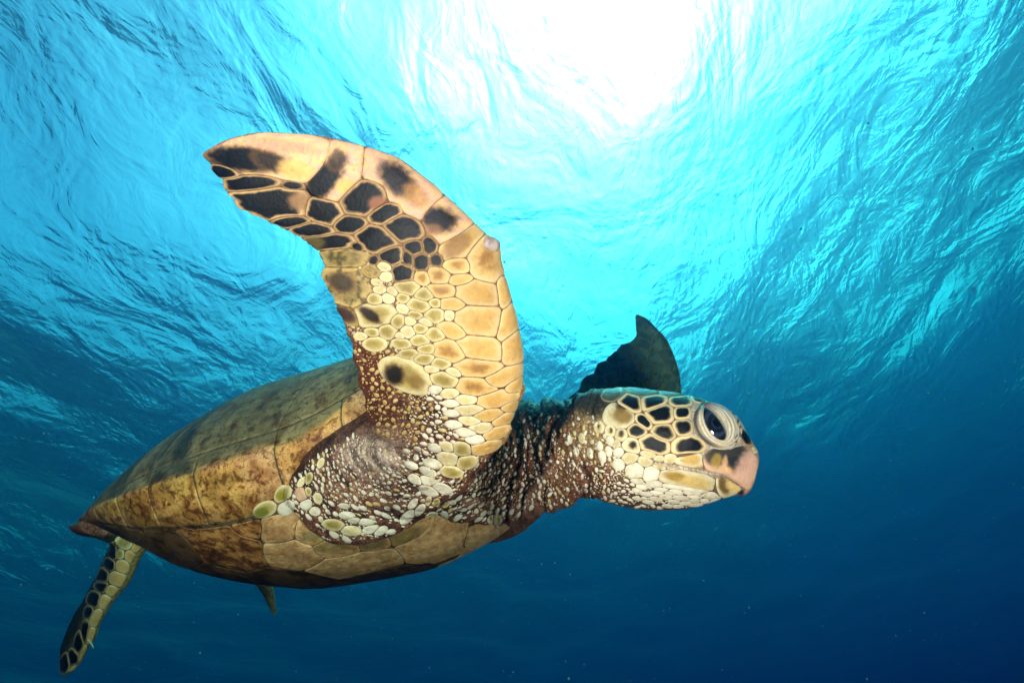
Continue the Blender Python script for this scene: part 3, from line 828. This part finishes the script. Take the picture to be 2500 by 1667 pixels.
HEADC = [
 (640,252,105,52,-12,'E'),(900,232,200,50,3,'E'),(1190,248,150,34,6,'E'),
 (785,338,118,92,35,'H'),(1010,335,135,84,-8,'H'),(1285,325,112,60,-3,'H'),(1455,312,75,28,20,'H'),(690,495,125,118,-20,'P',[(690,380,60,55,40,DK,.9),(700,480,95,70,20,(140,110,50),.8)]),
 (1080,447,135,94,-12,'H'),(1300,440,88,64,5,'H'),(910,527,94,55,38,'H'),(838,622,94,70,10,'H'),(1112,645,106,80,15,'H'),(1320,588,92,78,0,'H'),(1018,758,150,88,12,'H'),(1375,772,165,88,-5,'H'),
 (798,765,80,66,40,'P',[(805,765,40,42,30,DK,1)]),(690,655,60,64,0,'P',[(688,650,24,34,0,(40,36,20),.9)]),(585,618,44,54,0,'P',[(585,620,18,30,0,(40,34,20),.9)]),(465,590,38,44,0,'P',[(462,580,15,20,0,(50,40,24),.8)]),
 (965,860,70,32,15,'P'),(1075,900,55,28,5,'P'),(1185,908,72,44,0,'P'),
 (780,902,68,50,0,'P'),(840,1022,74,74,0,'W'),(995,1052,80,84,0,'W'),(930,942,74,47,15,'P'),(1070,982,72,32,10,'P'),(1195,990,55,26,8,'P'),(665,962,44,44,0,'W'),
 (1345,1112,285,86,8,'P',[(1230,1080,110,45,10,(176,140,54),.8),(1420,1140,160,55,8,(222,188,112),.7)]),
 (1030,1157,72,34,8,'W'),(1340,1206,225,24,10,'W'),(850,1127,47,24,8,'W'),(895,1192,42,20,8,'W'),(1090,1217,52,20,8,'W'),(1245,1240,62,20,6,'W'),(1395,1250,82,22,8,'W'),(850,1222,37,18,8,'W'),(1050,1252,52,20,8,'W'),
 (940,1262,47,18,8,'W'),(1590,1280,66,36,8,'W'),(1300,1305,67,22,6,'W'),(1130,1290,52,22,8,'W'),(1180,1255,40,16,8,'W'),(1420,1290,57,18,6,'W'),(1040,1310,47,18,8,'W'),(1425,1330,50,16,3,'W'),(1230,1338,52,16,6,'W'),(1330,1352,57,16,3,'W'),
 (1525,1330,42,20,-5,'W'),(1445,1368,47,15,-5,'W'),(1160,1382,42,14,5,'W'),(1250,1387,47,12,0,'W'),(960,1342,42,14,8,'W'),(850,1307,37,14,10,'W'),(1620,1335,50,22,-20,'W'),
 (495,882,26,47,-12,'W'),(375,850,22,37,-10,'W'),(235,836,20,32,-8,'W'),(470,780,22,37,-10,'W'),(290,700,22,37,-10,'P'),(560,832,24,37,-12,'W'),(580,722,27,42,-10,'W'),(645,752,27,32,-10,'P'),(662,842,38,38,0,'W'),(170,712,17,32,-8,'W'),
]
headc = cells_from(HEADC, 1350, 900, .2424)
BEAKC = [(720,860,320,220,0,'K',[(560,800,150,110,5,(52,56,52),.95),(790,810,130,170,-8,(40,46,50),1.0),(690,740,260,60,-4,(58,58,54),.8),(545,850,60,90,10,(196,160,70),.4),(640,900,30,110,8,(216,170,130),.7),(900,960,120,220,15,(228,180,156),.7)]),
         (890,560,120,50,58,'D'),(1025,720,40,60,75,'P'),
         (690,1150,150,120,20,'P',[(640,1140,60,110,-20,(104,80,34),.85),(760,1140,110,70,30,(226,194,120),.6)]),
         (230,840,170,90,-4,'P',[(250,830,110,60,0,(206,164,80),.6),(360,930,70,22,5,(176,140,60),.6)])]
beakc = cells_from(BEAKC, 1636, 952, .2029, dict(rmax=1.4, h=.0011, gap=.5))
beakc[0]['pts'] = snout([(405,745),(510,697),(610,715),(720,712),(800,680),(885,662),(985,695),(1020,780),(1056,810),(1060,920),(1035,1010),(1010,1110),(965,1190),(930,1260),(885,1272),(880,1165),(820,1125),(740,1075),(640,1022),(540,990),(430,962),(395,870)])
beakc[3]['pts'] = snout([(548,1062),(600,1040),(650,1042),(740,1095),(862,1178),(800,1245),(700,1285),(612,1312),(572,1235),(550,1150)])
beakc[4]['pts'] = snout([(60,812),(200,790),(390,748),(388,870),(420,955),(250,930),(100,900),(50,880)])
# the eye keeps its own room
eye_block = dict(x=1752, y=1038, rx=66, ry=52, a=38, st='P', blobs=[])
build_cells(flip, [BB], MSCALE, body, 'scale', h=.0016, gap=.7, rmax=1.32)
mouth_block = []
for (x0, y0), (x1, y1) in zip(MOUTH[:-1], MOUTH[1:]):
    mouth_block.append(dict(x=(x0+x1)/2, y=(y0+y1)/2, rx=math.hypot(x1-x0, y1-y0)*.62, ry=3.2, a=math.degrees(math.atan2(y1-y0, x1-x0))))
build_cells(headc + beakc, [BB], MSCALE, body, 'scale', rival=[eye_block] + mouth_block, h=.0010, gap=.45, rmax=1.6, mirror=lambda V: mirror_head(V))

# belly and bridge plates on the near side, mirrored to the far side
BEL = [(1176,1322,66,46,-42,'T'),(1066,1330,92,46,-14,'T'),(868,1378,120,30,-8,'T'),(998,1298,50,26,-20,'T',[(990,1305,46,20,-20,(150,128,70),.6)]),(912,1328,40,17,-10,'T',[(912,1326,34,12,-10,(140,122,70),.6)]),(819,1340,64,22,-3,'T',[(800,1332,50,14,0,(140,120,66),.6)]),
       (754,1304,36,26,22,'T',[(760,1305,26,16,0,(150,132,80),.6)]),(682,1290,40,34,10,'T',[(680,1300,30,20,0,(150,96,52),.25)]),(725,1354,64,33,8,'T',[(715,1350,40,16,20,(130,84,48),.25)]),(530,1318,100,58,36,'S'),(410,1326,92,38,32,'N'),(300,1290,70,24,18,'N'),
       (700,1412,120,20,2,'N'),(560,1408,90,22,14,'N'),(1240,1268,48,34,-48,'T'),(980,1400,130,22,-6,'N'),(1150,1372,90,24,-28,'N'),(452,1292,50,18,22,'S'),(596,1285,40,26,10,'S')]
tl = np.linspace(.03, .62, 24); belx, bely, _ = PX(S(tl, np.full(24, TH_LOW)))
BEL_POLY = [(x, y + 1) for x, y in zip(belx, bely)] + [(760, 1180), (1000, 1150), (1350, 1150), (1350, 1500), (150, 1500), (150, 1270)]
bel = cells_from(BEL, 0, 0, 1, dict(rmax=1.9, poly=BEL_POLY))
build_cells(bel, [B1, B2], MSHELL, plastron, 'scute', h=.0012, gap=.7, rmax=1.9, mirror=mirror_shell)
# yellow scales along the rim of the bridge, some half on skin
RIM = [(649,1241,30,19,-22,'Q',[(640,1248,20,12,-20,(110,112,36),.8)]),(690,1206,25,18,-50,'Q',[(690,1208,14,10,0,(150,140,40),.7)]),(698,1238,21,19,-20,'W'),(722,1264,11,12,0,'P'),(736,1207,14,20,-20,'K'),(747,1231,15,14,0,'W'),(769,1248,14,11,10,'W'),(776,1216,11,14,-20,'P'),
       (754,1167,9,15,20,'Q'),(783,1130,8,14,25,'P'),(735,1178,8,15,30,'P'),(752,1200,9,11,0,'Q'),(815,1281,27,14,8,'Q'),(858,1295,26,12,5,'P'),(906,1292,22,10,-12,'W'),(930,1295,18,10,-25,'W'),(1056,1268,19,18,-30,'P'),(1085,1258,10,11,-30,'W'),(1108,1290,12,10,0,'P'),
       (995,1262,22,12,-42,'W'),(1025,1245,18,10,-48,'W'),(1008,1230,16,9,-50,'W'),(1066,1226,11,9,-40,'Q'),(1086,1225,12,14,10,'Q'),(1046,1222,7,13,20,'P'),(1214,1268,12,14,10,'P'),(1198,1268,8,12,10,'P'),(848,1258,20,10,5,'W'),(866,1270,18,8,5,'W'),(892,1274,22,9,4,'W'),(840,1235,14,7,8,'W')]
rim = cells_from(RIM, 0, 0, 1, dict(rmax=1.12))
for c in rim:
    if c['x'] < 712: c['h'] = .0028
build_cells(rim, [BB, B1, B2], MSCALE, body, 'scale', h=.0014, gap=.8, rmax=1.12)
# far front flipper
FARF = [(430,1060,95,95,0,'G'),(695,905,175,135,30,'G'),(800,765,140,80,-20,'G'),(960,855,120,60,18,'G'),(965,960,115,70,22,'G'),(910,1075,130,62,12,'G'),(620,1060,70,100,0,'G'),(1120,990,60,70,30,'G'),(1190,1040,60,50,30,'G'),(1330,990,45,55,-20,'G'),
        (1400,1090,50,45,0,'G'),(1290,1070,50,40,0,'G'),(1460,1020,45,60,20,'G'),(1550,1080,80,110,80,'G'),(1240,900,80,60,30,'G'),(1380,880,80,60,20,'G'),(1500,840,60,70,10,'G'),(1570,920,50,90,-10,'G'),(1120,700,110,90,30,'G'),(1300,760,90,70,30,'G'),(1440,700,80,70,20,'G'),
        (1180,420,170,120,50,'G'),(1360,560,120,90,40,'G'),(1150,560,110,80,20,'G'),(950,640,120,60,-10,'G')]
farf = cells_from(FARF, 1350, 730, 400/2091, dict(rmax=1.25))
ffp = [(x, y) for _, x, y in FF_LEAD] + [(x, y) for _, x, y in FF_TRAIL][::-1]
build_cells(farf, [BB], MSCALE, body, 'scale', poly=ffp, h=.0016, gap=.9, dmin=.9)
# near hind flipper
HIND = [(780,285,80,62,0,'Q'),(872,318,48,72,20,'Y'),(822,405,62,62,0,'Y'),(728,385,42,52,0,'Q'),(748,492,68,62,0,'Y'),(660,362,42,75,-10,'D'),(632,482,54,62,0,'D'),(568,580,64,72,0,'D'),(705,612,95,62,24,'Y'),(655,722,80,48,24,'Y'),(590,825,84,62,24,'Y'),
        (562,682,62,52,0,'D'),(500,800,64,74,20,'D'),(512,985,64,95,22,'Y'),(440,915,38,64,15,'D'),(470,1112,42,85,16,'Y'),(408,1082,34,105,10,'D'),(350,1212,42,105,8,'D'),(300,1335,60,85,20,'D'),(225,1390,50,95,20,'D'),(378,1302,25,75,20,'Y'),(300,1440,30,60,45,'Y')]
hind = cells_from(HIND, 100, 1250, .266, dict(rmax=1.45))
build_cells(hind, [BB], MSCALE, body, 'scale', h=.0016, gap=.9, poly=[(x, y) for _, x, y in NH_LEAD] + [(x, y) for _, x, y in NH_TRAIL][::-1])
joined('far_side_plates', FARMESH, MSCALE, body)

# ------------------------------------------------------------------ small bead scales
def bead_field():
    rng = np.random.default_rng(12)
    allc = flip + headc + beakc + rim + [eye_block]
    cx_ = np.array([c['x'] for c in allc]); cy_ = np.array([c['y'] for c in allc])
    crx = np.array([c['rx'] for c in allc]); cry = np.array([c['ry'] for c in allc]); ca = np.radians([c['a'] for c in allc])
    def free(x, y, r):
        dx, dy = x - cx_, y - cy_
        u = (dx*np.cos(ca) + dy*np.sin(ca)) / (crx + r); v = (-dx*np.sin(ca) + dy*np.cos(ca)) / (cry + r)
        return np.hypot(u, v).min() > 1.0
    regs = [  # polygon, radius range, elongation, angle rule, tries, style
        ([(700,1190),(760,1120),(860,1060),(905,1075),(1000,1130),(1120,1110),(1180,1060),(1230,1130),(1300,1240),(1240,1282),(1100,1275),(960,1310),(800,1320),(740,1290)], (1.8, 9.5), 1.8, 'ring', 2300, 'W'),
        ([(1200,1060),(1290,1010),(1420,1000),(1500,1040),(1530,1120),(1500,1215),(1400,1230),(1250,1250),(1200,1180)], (1.5, 6.0), 1.5, 'neck', 420, 'W'),
        ([(1460,1130),(1540,1150),(1640,1190),(1760,1215),(1700,1238),(1600,1243),(1500,1232),(1440,1205)], (1.8, 6.0), 1.9, 'throat', 900, 'W'),
        ([(860,820),(900,840),(960,860),(1010,930),(1060,1000),(1010,1090),(930,1065),(905,1050),(890,960),(872,900)], (1.6, 6.5), 1.2, 'any', 380, 'Q'),
        ([(1000,900),(1060,930),(1120,1030),(1140,1110),(1060,1180),(980,1110),(1000,1020)], (2.2, 8.0), 1.6, 'fl', 800, 'W'),
        ([(800,700),(870,660),(1010,680),(1080,760),(1080,860),(1000,900),(880,840),(830,780)], (1.8, 6.0), 1.2, 'any', 800, 'P'),
        ([(860,620),(960,600),(1060,620),(1080,700),(960,720),(880,680)], (1.6, 4.5), 1.3, 'any', 400, 'P'),
    ]
    out = []; cellsz = {}
    def near_ok(x, y, r):
        gx, gy = int(x // 16), int(y // 16)
        for i in range(gx-2, gx+3):
            for j in range(gy-2, gy+3):
                for (xx, yy, rr) in cellsz.get((i, j), ()):
                    if math.hypot(xx-x, yy-y) < (rr + r) * 1.02: return False
        return True
    for poly, (r0, r1), el, af, tries, st in regs:
        P = np.array(poly); lo, hi = P.min(0), P.max(0)
        cand = rng.uniform(lo, hi, (tries * 3, 2)); inside = polydist(cand[:, 0], cand[:, 1], poly) > 0
        cand = cand[inside]
        # large first, then fill
        rs = r1 * (np.linspace(1, 0, len(cand)) ** 3.0) * rng.uniform(.75, 1.1, len(cand)) + r0
        rs = np.minimum(rs, r1)
        for (x, y), r in zip(cand, rs):
            if af == 'ring':     # beads shrink towards the armpit and the folds
                k = math.exp(-(((x - 900)/110)**2 + ((y - 1120)/60)**2)); r *= 1 - .5 * k
                if x > 1130: r *= .8
                ang = math.degrees(math.atan2((y - 1090) * 1.3, (x - 1010))) + 90
                low = float(sstep(1180, 1290, y)); r *= .72 + .45 * low
                if fbm(x * .03, y * .05, 71) < .36 and rng.random() < .8: continue
                if rng.random() < .55 * k: continue
            elif af == 'neck':
                ang = 80 + rng.normal(0, 14)
                if y < 1040: r *= .8
                if y < 1050 and rng.random() < .5: continue
            elif af == 'throat': ang = 8 + rng.normal(0, 8)
            elif af == 'fl': ang = 22 + rng.normal(0, 14)
            else: ang = rng.uniform(0, 180)
            if not near_ok(x, y, r) or not free(x, y, r * .8): continue
            cellsz.setdefault((int(x//16), int(y//16)), []).append((x, y, r))
            out.append((x, y, r, el * rng.uniform(.8, 1.2), ang + rng.normal(0, 8), st, rng.random()))
    return out
beads = bead_field()
def bead_mesh(b):
    x, y, r, el, ang, st, j = b
    h0 = cast(x, y, [BB, B1, B2])
    if h0 is None or cast(x, y, [BB]) is None or abs(cast(x, y, [BB])[2] - h0[2]) > 1e-6: return None
    ns = 9; a = math.radians(ang); V = []; E = []
    rx, ry = r * math.sqrt(el), r / math.sqrt(el)
    px_m = h0[2] / FPX; rise = min(.0016, r * px_m * .34)
    lump = 1 + .16 * np.sin(np.arange(ns) * 2 * np.pi / ns * 2 + j * 9) + .08 * np.cos(np.arange(ns) * 2 * np.pi / ns * 3 + j * 23)
    for fi, f_ in enumerate((0, .6, .88, 1.0)):
        for k in range(ns if fi else 1):
            p = 2 * np.pi * k / ns
            u, v = rx * f_ * lump[k] * math.cos(p), ry * f_ * lump[k] * math.sin(p)
            xx = x + u * math.cos(a) - v * math.sin(a); yy = y + u * math.sin(a) + v * math.cos(a)
            h = cast(xx, yy, [BB])
            if h is None or abs(h[2] - h0[2]) > .03: return None
            V.append(np.array(h[0] + h[1] * (rise * (1 - f_ * f_) if f_ < .99 else -.0004))); E.append(f_)
    F = [[0, 1 + (k+1) % ns, 1 + k] for k in range(ns)]
    for i in range(2):
        for k in range(ns):
            k2 = (k+1) % ns; p = 1 + i*ns
            F.append([p+k, p+k2, p+ns+k2, p+ns+k])
    E = np.array(E)
    base = {'W': (236, 226, 198), 'P': (208, 192, 142), 'Q': (200, 172, 104)}[st]
    if j > .88: base = (206, 186, 124)
    col = mixc(np.tile(lin(base), (len(E), 1)), lin((150, 112, 76)), sstep(.82, 1.0, E) * .7)
    if .55 < j < .68: col = mixc(col, lin((130, 104, 56)), sstep(.7, .1, E) * .6)
    return np.array(V), F, col * (.74 + .14 * j)
bm_ = [(b, bead_mesh(b)) for b in sorted(beads, key=lambda b: -b[2])]
bm_ = [(b, m) for b, m in bm_ if m]
n_named = max(0, 298 - scale_count[0] + len(bel))
for b, m in bm_[:n_named]: part('scale', m[0], m[1], MBEAD, m[2], body)
joined('small_scales', [m for b, m in bm_[n_named:]], MBEAD, body, 'tiny pale bead scales on the brown skin')
print('SCALES', scale_count[0], 'BEADS', len(bm_))

# ------------------------------------------------------------------ eye
def build_eye():
    ex, ey, ang = 1741, 1034, math.radians(60)
    h0 = cast(ex, ey, [BB]); P0 = np.array(h0[0]); nrm = np.array(h0[1])
    def ring_pts(cx_, cy_, rx, ry, a, m):
        p = np.linspace(0, 2*np.pi, m, endpoint=False); u, v = rx*np.cos(p), ry*np.sin(p)
        return cx_ + u*math.cos(a) - v*math.sin(a), cy_ + u*math.sin(a) + v*math.cos(a)
    # lids: rings from the rim of the socket up and over to the edge of the opening
    m, rows = 72, 26; V = []; E = []
    ox, oy = ring_pts(1752, 1039, 65, 51, math.radians(38), m); ix, iy = ring_pts(ex, ey, 45, 20.5, ang, m)
    # match the two rings by direction
    oa = np.arctan2(oy - 1037, ox - 1746); ia = np.arctan2(iy - ey, ix - ex)
    order = np.argsort(oa); ox, oy, oa = ox[order], oy[order], oa[order]
    o2 = np.argsort(ia); ix, iy, ia = ix[o2], iy[o2], ia[o2]
    ix = np.interp(oa, np.r_[ia-2*np.pi, ia, ia+2*np.pi], np.tile(ix, 3)); iy = np.interp(oa, np.r_[ia-2*np.pi, ia, ia+2*np.pi], np.tile(iy, 3))
    base = cast(1752, 1039, [BB])[2]; XS = []; YS = []
    for i in range(rows):
        f_ = i / (rows - 1)
        for k in range(m):
            x = ox[k] + (ix[k] - ox[k]) * f_; y = oy[k] + (iy[k] - oy[k]) * f_
            h = None; q = 0.0
            while h is None or h[2] > .80:
                h = cast(x + (ex - x) * q, y + (ey - y) * q, [BB]); q += .05
            lift = .0040 * math.sin(min(f_, .80) / .80 * math.pi * .55) + .0006 * math.sin(f_ * 26 + .5 * math.sin(k * .35)) * (f_ < .9)
            if f_ == 0: lift = -.0008
            if f_ > .93: lift -= .006 * (f_ - .93) / .07
            V.append(np.array(h[0] + h[1] * lift)); E.append(f_); XS.append(x); YS.append(y)
    F = [[i*m+k, i*m+(k+1) % m, (i+1)*m+(k+1) % m, (i+1)*m+k] for i in range(rows-1) for k in range(m)]
    E = np.array(E); XS = np.array(XS); YS = np.array(YS)
    n = fbm(XS*.12, YS*.12, 61); st = .5 + .5*np.sin(E*34 + n*5)
    col = mixc(np.tile(lin((226, 214, 188)), (len(E), 1)), lin((120, 106, 92)), sstep(.5, 1, st)*.55)
    col = mixc(col, lin((232, 200, 130)), sstep(.5, .7, n) * .4)
    back = sstep(1722, 1700, XS + (YS - 1040)*.55 * -1)
    col = mixc(col, lin((58, 50, 46)), sstep(.40, .20, E) * .9 * sstep(1765, 1715, XS + (YS - 1040) * -.3))
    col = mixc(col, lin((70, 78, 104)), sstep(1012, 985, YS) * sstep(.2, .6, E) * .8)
    spots = sstep(.60, .68, fbm(XS*.22, YS*.22, 63, 2)) * sstep(1770, 1785, XS) * sstep(.5, .3, E)
    col = mixc(col, lin((24, 24, 26)), spots)
    col = mixc(col, lin((44, 48, 66)), sstep(.93, .99, E) * .9)
    lid = part('eyelid', V, F, MBEAD, col * .85)
    lid['label'] = 'pale wrinkled eyelid with dark specks'
    # eyeball
    m2, n2 = 40, 18; V = []; Ec = []
    bx = C(ex + math.cos(ang)*60, ey + math.sin(ang)*60, h0[2]) - C(ex, ey, h0[2]); bx -= nrm*(bx@nrm); bx /= np.linalg.norm(bx); by = np.cross(nrm, bx)
    ctr = P0 - nrm * .0084
    for i in range(n2 + 1):
        p = math.pi/2 * i / n2
        for k in range(m2):
            q = 2*math.pi*k/m2
            V.append(ctr + bx*(.0285*math.sin(p)*math.cos(q)) + by*(0.0160*math.sin(p)*math.sin(q)) + nrm*(.0135*math.cos(p)))
            Ec.append((math.sin(p)*math.cos(q)*.0285, math.sin(p)*math.sin(q)*0.0160))
    F = [[i*m2+k, i*m2+(k+1) % m2, (i+1)*m2+(k+1) % m2, (i+1)*m2+k] for i in range(n2) for k in range(m2)]
    Ec = np.array(Ec); rr = np.hypot(Ec[:, 0] - .001, Ec[:, 1])
    col = np.tile(lin((16, 22, 32)), (len(Ec), 1))
    col = mixc(col, lin((70, 80, 104)), np.exp(-((rr - .0135)/.002)**2) * .5)
    col = mixc(col, lin((16, 22, 30)), sstep(.0115, .0095, rr)); col = mixc(col, lin((52, 66, 82)), np.exp(-((rr - .0060)/.0007)**2) * .5)
    col = mixc(col, lin((5, 6, 8)), sstep(.0056, .0050, rr))
    me_ = skin_mat('turtle_eye', .06, .6, .05, 200, [])
    e = part('eye', V, F, me_, col)
    e['label'] = 'dark glossy eye'
build_eye()

# ------------------------------------------------------------------ barnacle on the elbow, claw on the hind flipper
def blob(name, px, py, d, rx, ry, rz, col, seed, mat, label):
    bm = bmesh.new(); bmesh.ops.create_icosphere(bm, subdivisions=3, radius=1)
    V = np.array([v.co[:] for v in bm.verts]); F = [[v.index for v in f.verts] for f in bm.faces]; bm.free()
    n = fbm(V[:, 0]*2 + 5, V[:, 1]*2 + V[:, 2]*1.5 + 7, seed); V = V * (1 + (n - .5)[:, None]*.35)
    # a shallow crater facing the viewer
    V[:, 2] -= .35*np.exp(-((V[:, 0]**2 + V[:, 1]**2)/.12)) * (V[:, 2] > 0)
    W = C(px, py, d) + (V * [rx, ry, rz]) @ MC.T
    c = mixc(np.tile(lin(col), (len(V), 1)), lin((120, 104, 96)), sstep(.45, .65, n)*.6)
    o = part(name, W, F, mat, c*.8); o['label'] = label
blob('barnacle', 1200, 598, .603, .0095, .0085, .006, (190, 172, 160), 3, MBEAD, 'round grey barnacle on the flipper elbow')
def claw(px, py, qx, qy, d):
    rings = []
    for i in range(8):
        f_ = i/7; r = .0028*(1 - f_)**.7 + .0002; c = C(px + (qx-px)*f_ + 3*math.sin(f_*2), py + (qy-py)*f_, d)
        a = np.linspace(0, 2*np.pi, 10, endpoint=False)
        rings.append(c + (np.stack([np.cos(a)*r, np.sin(a)*r*.5, np.sin(a)*r], -1)) @ MC.T)
    V, F = loft(rings)
    o = part('claw', V, F, MBEAD, np.tile(lin((176, 176, 140)), (len(V), 1))); o['label'] = 'small pale claw'
claw(216, 1560, 226, 1583, 1.02)

# ------------------------------------------------------------------ specks drifting in the water
def specks():
    rng = np.random.default_rng(9); V = []; F = []; k = 0
    oct_ = np.array([(1,0,0),(-1,0,0),(0,1,0),(0,-1,0),(0,0,1),(0,0,-1)], float)
    of = [(0,2,4),(2,1,4),(1,3,4),(3,0,4),(2,0,5),(1,2,5),(3,1,5),(0,3,5)]
    for i in range(2600):
        d = rng.uniform(1.35, 3.4); x = rng.uniform(-1.1, 1.1)*d; y = rng.uniform(-.75, .45)*d
        r = rng.lognormal(-6.85, .5) * (1 if rng.random() < .93 else 2.2)
        p = np.array([x, y, -d]) @ MC.T
        V.append(p + oct_ * rng.uniform(.5, 1.4, (6, 1)) * r); F += [[a + k for a in f] for f in of]; k += 6
    m, nt, N, L = newmat('speck'); out = N('ShaderNodeOutputMaterial'); p = N('ShaderNodeBsdfPrincipled')
    p.inputs['Base Color'].default_value = (.6, .6, .55, 1); p.inputs['Roughness'].default_value = .8; L(p.outputs[0], out.inputs[0])
    o = obj('drifting_specks', mesh('drifting_specks', np.concatenate(V), F, m, None, False), None, 'stuff')
    o['label'] = 'fine pale specks drifting in the deep blue water'
specks()
